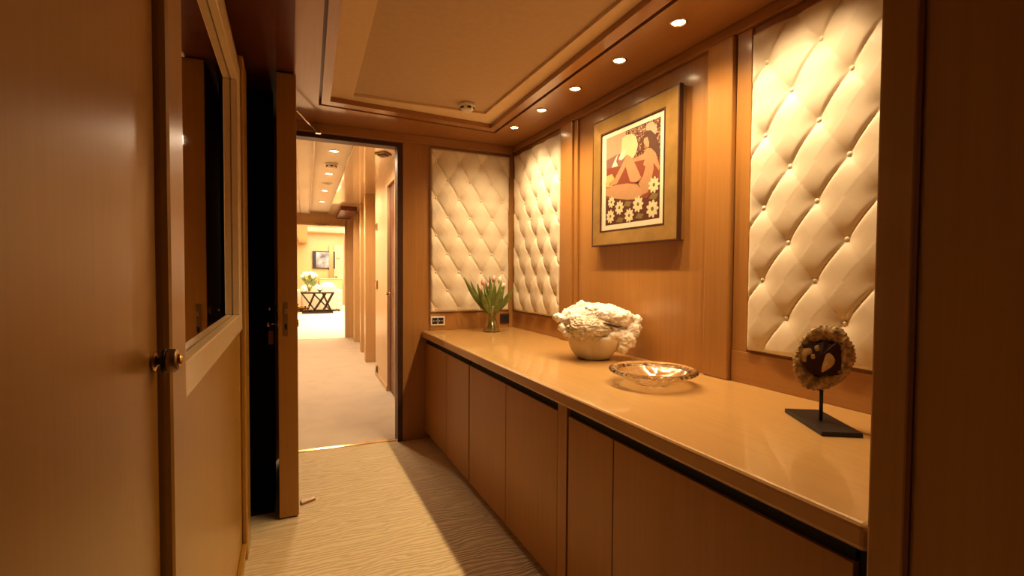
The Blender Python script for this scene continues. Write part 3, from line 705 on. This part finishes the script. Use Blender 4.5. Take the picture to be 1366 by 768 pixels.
m = MB(); cbox(m, .98, 1.1, 5.88, 9.4, 0, 2.235)
struct('wall_corridor_recess', m, M['wood_pale_y'])
d3 = struct('door_3', cbox(MB(), .885, .925, 4.545, 4.985, .01, 2.055), M['wood_dark'], .002)
h3 = MB().tube([(.905, 4.86, .99), (.865, 4.86, .99), (.862, 4.78, .99)], [.009, .008, .006], 8).lathe([(0, 0), (.02, 0), (.02, .005), (0, .006)], (.908, 4.86, .99), (-1, 0, 0), 16)
obj('door_handle', h3, M['brass'], d3)
for i, (y, w, u) in enumerate(((6.70, .16, .835), (7.60, .14, .865), (8.75, .2, .875))):
    struct('trim_%d' % (27+i), cbox(MB(), u, .985, y, y+w, 0, 2.235), M['wood_pale_y'], .004)
struct('baseboard_corridor', cbox(cbox(MB(), .972, .98, 5.88, 9.4, 0, .07), .852, .86, 4.99, 5.88, 0, .05), M['wood_pale_y'])
# small fittings on the pale wall panel
for (z, lab, hh) in ((.09, 'small dark socket low on the pale corridor wall', .085), (1.06, 'small brass switch at hand height on the corridor wall', .10), (1.72, 'small brass plate high on the pale corridor wall', .08)):
    u, y = K(.86, 5.74)
    t = thing('wall_fitting', (u, y, z-hh/2), lab, 'wall fitting', 'fittings on the corridor wall')
    obj('plate', MB().box(u-.010, u, y-.05, y+.05, z-hh/2, z+hh/2), M['brass_dull'], t, .002)
    obj('rocker', MB().box(u-.014, u-.009, y-.022, y+.022, z-hh/3, z+hh/3), M['dark_plastic'] if z < 1 else M['brass'], t)
G2 = 'downlights along the corridor ceiling'
u, y = K(.345, 4.62)
t1 = downlight(u, y, CZ, .05, M['lamp2'], 'corridor downlight nearest the foyer doorway', G2)
for (yy, lab) in ((5.7, 'corridor downlight just beyond the smoke detector'), (6.9, 'corridor downlight beyond the ceiling vent'), (8.0, 'corridor downlight closest to the far door frame')):
    u, y = K(.345, yy); dup(t1, (u, y, CZ), lab, G2)
u, y = K(.345, 5.15); detector(u, y, CZ, 'round smoke detector between the corridor downlights', 1.15)
u, y = K(.35, 6.3)
t = thing('ceiling_vent', (u, y, CZ), 'small round vent in the corridor ceiling between two downlights', 'vent')
obj('ring', MB().lathe([(.06, 0), (.06, -.006), (.045, -.012), (.04, -.002)], (u, y, CZ), (0, 0, 1), 28), M['white_plastic'], t)
obj('disc', MB().lathe([(0, -.014), (.032, -.014), (.034, -.008), (0, -.008)], (u, y, CZ), (0, 0, 1), 28), M['brass_dull'], t)
u, y = K(.735, 4.38)
t = thing('ceiling_speaker', (u, y, 2.235), 'square brown grille in the corridor ceiling close to the doorway', 'grille')
obj('frame', MB().prism([(u-.075, y), (u, y-.1), (u+.075, y), (u, y+.1)], 2.222, 2.235), M['brass_dull'], t, .004)
obj('grille', MB().prism([(u-.05, y), (u, y-.07), (u+.05, y), (u, y+.07)], 2.214, 2.224), M['frame_edge'], t, .003)
# far door frame
m = MB(); cbox(m, -.35, .80, 9.4, 9.52, 2.06, 2.5); cbox(m, .79, 1.5, 9.4, 9.52, 0, 2.5); cbox(m, -.35, -.13, 9.4, 9.52, 0, 2.06)
struct('wall_corridor_end', m, M['wood_pale_y'])
struct('trim_30', cbox(cbox(MB(), .765, .79, 9.385, 9.53, 0, 2.06), -.13, .79, 9.385, 9.53, 2.03, 2.06), M['wood_pale'], .004)
u, y = K(.30, 9.36)
tag(obj('brass_strip', cbox(MB(), -.13, .79, 9.40, 9.44, 0, .004), M['brass_dull']), 'thin strip on the floor under the far door frame', 'threshold strip')
t = thing('door_closer', (u, 9.38, 2.03), 'dark door closer under the head of the far door frame', 'door closer')
obj('case', cbox(MB(), .27, .50, 9.34, 9.386, 2.035, 2.06), M['brass_dull'], t, .003)
obj('arm', MB().tube([K(.32, 9.345)+(2.03,), K(.44, 9.3)+(2.03,)], .008, 6), M['brass_dull'], t)

# ------------------------------------------------------------------ the saloon at the end
struct('floor_saloon', MB().box(-2.5, 5, 9.42, 19.6, -.05, 0), plain('saloon_carpet', (.78, .68, .54), .95, noise_amt=.05))
struct('wall_saloon_left', cbox(MB(), -.33, -.23, 9.52, 19.0, 0, 2.6), M['wood_pale'])
struct('wall_saloon_far', MB().box(-2.5, 5, 19.0, 19.1, 0, 2.9), M['wood_pale_y'])
struct('wall_saloon_right', cbox(MB(), 3.0, 3.1, 9.5, 19.0, 0, 2.9), M['wood_pale'])
struct('ceiling_saloon', MB().box(-2.5, 5, 9.5, 13.0, 2.42, 2.6).box(-2.5, 5, 13.4, 19.1, 2.62, 2.9), M['white_ceiling'])
struct('trim_31', MB().box(-2.5, 5, 13.0, 13.4, 2.34, 2.6), M['wood_pale'])
struct('trim_32', cbox(MB(), -.1, .16, 9.6, 18.9, 2.22, 2.42), M['wood_pale_y'])
w1 = struct('window_1', MB().box(1.98, 2.55, 18.93, 18.99, .45, 2.05), M['daylight'])
obj('window_frame', MB().box(1.92, 1.98, 18.9, 18.995, .40, 2.1).box(1.98, 2.6, 18.9, 18.995, 2.05, 2.1).box(1.98, 2.6, 18.9, 18.995, .40, .45), M['wood_pale'], w1)
d4 = struct('door_4', MB().box(1.52, 1.86, 18.95, 18.99, .02, 2.2), M['wood_pale'], .004)
obj('door_handle', MB().box(1.56, 1.64, 18.9, 18.95, 1.02, 1.06), M['brass_dull'], d4)
obj('wall_plate', MB().box(1.60, 1.72, 18.93, 18.95, 1.68, 1.74), M['brass_dull'], d4)
struct('trim_33', MB().box(1.36, 1.5, 18.88, 19.0, 0, 2.15), M['brass_dull'])

# television on the far wall
tv = thing('television', (1.18, 18.95, 1.3), 'flat television with a black frame on the far saloon wall', 'television')
obj('frame', MB().box(.80, 1.56, 18.92, 18.995, 1.33, 1.95), M['dark_plastic'], tv, .005)
obj('screen', MB().box(.92, 1.46, 18.915, 18.925, 1.36, 1.92), M['screen'], tv)
# sideboard below it
sbd = thing('sideboard', (1.3, 18.6, 0), 'pale wooden sideboard below the television', 'sideboard')
obj('body', MB().box(1.0, 1.75, 18.4, 18.9, .04, .95), M['wood_pale_y'], sbd, .006)
obj('top', MB().box(.98, 1.77, 18.38, 18.9, .95, .98), M['wood_pale'], sbd, .004)
obj('plinth', MB().box(1.02, 1.73, 18.43, 18.9, 0, .04), M['wood_dark'], sbd)
obj('knob', MB().ball((1.45, 18.385, .72), .025, nu=12, nv=8), M['brass_dull'], sbd)

# sofa with its back to the corridor
sf = thing('sofa', (.8, 16.4, 0), 'cream upholstered sofa behind the dark trestle table', 'sofa')
obj('base', MB().box(.36, 1.36, 16.05, 16.95, .05, .44), M['sofa'], sf, .03)
obj('backrest', MB().box(.36, 1.36, 15.88, 16.12, .05, .80), M['sofa'], sf, .06, 4)
obj('armrest', MB().box(.20, .37, 15.9, 16.95, .05, .66), M['sofa'], sf, .05, 4)
obj('armrest', MB().box(1.35, 1.52, 15.9, 16.95, .05, .66), M['sofa'], sf, .05, 4)
for x in (.27, 1.42): obj('foot', MB().box(x-.03, x+.03, 15.95, 16.01, 0, .05), M['dark_wood'], sf)
for (x, cm, lab) in ((.66, 'blue_white', 'pale blue cushion on the cream sofa next to the flowers'), (1.12, 'white_petal', 'cream cushion on the cream sofa further from the flowers')):
    def cu(d, q): return Vector((math.copysign(abs(d.x)**.55, d.x)*.20, math.copysign(abs(d.y)**.9, d.y)*.08, math.copysign(abs(d.z)**.55, d.z)*.19))
    tag(obj('cushion', MB().ball((x, 16.21, .69), 1, (1, 1, 1), 24, 16, 0, cu), M[cm]), lab, 'cushion', 'cushions on the sofa')

# trestle table: lattice of crossing dark bars under a dark top
tt = thing('trestle_table', (.78, 15.35, 0), 'dark wooden console table with a crossed lattice base in front of the sofa', 'table')
obj('tabletop', MB().box(.33, 1.23, 15.15, 15.55, .575, .615), M['dark_wood'], tt, .004)
obj('base_rail', MB().box(.36, 1.2, 15.19, 15.23, .0, .045), M['dark_wood'], tt)
obj('base_rail', MB().box(.36, 1.2, 15.47, 15.51, .0, .045), M['dark_wood'], tt)
for yy in (15.21, 15.49):
    for (xa, xb) in ((.36, .74), (.66, 1.16), (.70, .48), (1.0, .66), (1.20, .92), (.92, 1.16)):
        a = Vector((xa, yy, .575)); b = Vector((xb, yy, .04)); dr = (b-a).normalized()
        obj('lattice_bar', MB().obox((a+b)/2, dr, (0, 1, 0), dr.cross(Vector((0, 1, 0))), (b-a).length/2, .014, .019), M['dark_wood'], tt)
# vase with white flowers, and tableware
fv = thing('flower_vase', (.56, 15.35, .615), 'clear vase holding a white bouquet on the dark console table', 'vase')
obj('body', MB().lathe([(0, 0), (.06, 0), (.065, .01), (.05, .08), (.055, .2), (.075, .26), (.07, .26), (.05, .2), (.045, .08), (.0, .02)], (.56, 15.35, .615), (0, 0, 1), 24), M['glass'], fv)
bq = thing('white_bouquet', (.56, 15.35, .66), 'bunch of white flowers with green leaves in the far vase', 'flowers')
random.seed(11)
m = MB()
for k in range(14):
    a = random.random()*2*PI; r = .22*math.sqrt(random.random()); z = 1.0+.16*random.random()
    m.tube([(.56+.1*math.cos(a)*r, 15.35+.1*math.sin(a)*r, .64), (.56+.5*math.cos(a)*r, 15.35+.5*math.sin(a)*r, .88), (.56+math.cos(a)*r, 15.35+math.sin(a)*r, z)], .006, 6)
obj('stems', m, M['stem_green'], bq)
m = MB()
for k in range(34):
    a = random.random()*2*PI; r = .26*math.sqrt(random.random()); z = .86+.24*random.random()
    b = Vector((.56+r*.4*math.cos(a), 15.35+r*.4*math.sin(a), z-.08)); e = Vector((.56+r*1.1*math.cos(a), 15.35+r*1.1*math.sin(a), z+.05))
    leaf_mesh(m, b, e, Vector((0, 0, .03)), .028, 5)
obj('leaves', m, M['leaf_pale'], bq)
for k in range(13):
    a = k*2.4; r = .235*math.sqrt((k+.5)/13); z = 1.155-.10*(r/.23)**2+.03*random.random()
    def fl(d, q, s=k): return q*(1+.28*noise.noise(d*3+Vector((s, 0, 0))))
    obj('bloom', MB().ball((.56+r*math.cos(a), 15.35+r*math.sin(a), z), .058, (1, 1, .85), 14, 10, 0, fl), M['white_petal'], bq)
t = thing('teapot', (.40, 15.25, .615), 'white rounded teapot on the console table left of the vase', 'teapot')
obj('body', MB().lathe([(0, 0), (.06, 0), (.095, .05), (.10, .10), (.07, .16), (.03, .18), (.0, .185)], (.40, 15.25, .615), (0, 0, 1), 24), M['white_plastic'], t)
obj('lid_knob', MB().ball((.40, 15.25, .81), .018, nu=10, nv=8), M['silver'], t)
obj('spout', MB().tube([(.40, 15.17, .68), (.39, 15.12, .72), (.385, 15.11, .765)], [.022, .016, .011], 8), M['white_plastic'], t)
t = thing('silver_bowl', (.84, 15.3, .615), 'small silver bowl on the console table to the right of the vase', 'bowl')
obj('body', MB().lathe([(0, .0), (.03, .0), (.025, .02), (.08, .06), (.095, .09), (.09, .09), (.07, .06), (0, .03)], (.84, 15.3, .615), (0, 0, 1), 24), M['silver'], t)

# ------------------------------------------------------------------ lights
def spot(loc, power, col, ang=140, blend=.6, rad=.03, aim=(0, 0, -1)):
    l = bpy.data.lights.new('lamp_beam', 'SPOT'); l.energy = power; l.color = col; l.spot_size = math.radians(ang); l.spot_blend = blend; l.shadow_soft_size = rad
    o = bpy.data.objects.new('lamp_beam', l); COL.objects.link(o); o.location = loc
    o.rotation_euler = Vector(aim).to_track_quat('-Z', 'Y').to_euler(); return o
WARM = (1, .74, .43)
for y in (2.974, 2.589, 2.217, 1.841, 1.472, 1.10):
    spot((1.30, y, ZS-.012), 31.5, WARM, 141, 1.0, .022)
for y in (4.62, 5.7, 6.9, 8.0):
    u, yy = K(.345, y); spot((u, yy, CZ-.02), 60, (1, .83, .62), 165, .5, .05)
def area(loc, sx, sy, power, col, aim):
    l = bpy.data.lights.new('room_light', 'AREA'); l.shape = 'RECTANGLE'; l.size = sx; l.size_y = sy; l.energy = power; l.color = col
    o = bpy.data.objects.new('room_light', l); COL.objects.link(o); o.location = loc
    o.rotation_euler = Vector(aim).to_track_quat('-Z', 'Y').to_euler(); return o
area((1.2, 11.5, 2.38), 2.0, 2.5, 150, (1, .85, .66), (0, 0, -1))
area((1.2, 16.0, 2.58), 2.4, 4.5, 330, (1, .88, .72), (0, 0, -1))

w = bpy.data.worlds.new('interior'); SC.world = w; w.use_nodes = True
w.node_tree.nodes['Background'].inputs['Color'].default_value = (.012, .007, .003, 1)
w.node_tree.nodes['Background'].inputs['Strength'].default_value = 1

# ------------------------------------------------------------------ camera
cd = bpy.data.cameras.new('camera'); cd.sensor_width = 36; cd.lens = 652.05/1366*36; cd.clip_start = .01
cam = bpy.data.objects.new('camera', cd); COL.objects.link(cam)
y, p, r = map(math.radians, (24.6146, 1.7228, .3604))
fw = Vector((math.sin(y)*math.cos(p), math.cos(y)*math.cos(p), -math.sin(p))); rt = Vector((math.cos(y), -math.sin(y), 0)); up = rt.cross(fw)
rt2 = rt*math.cos(r)+up*math.sin(r); up2 = up*math.cos(r)-rt*math.sin(r)
mw = Matrix((rt2, up2, -fw)).transposed().to_4x4(); mw.translation = (0, 0, 1.2)
cam.matrix_world = mw
SC.camera = cam
SC.view_settings.view_transform = 'Standard'
SC.view_settings.look = 'None'
SC.view_settings.exposure = 0
SC.view_settings.gamma = .84
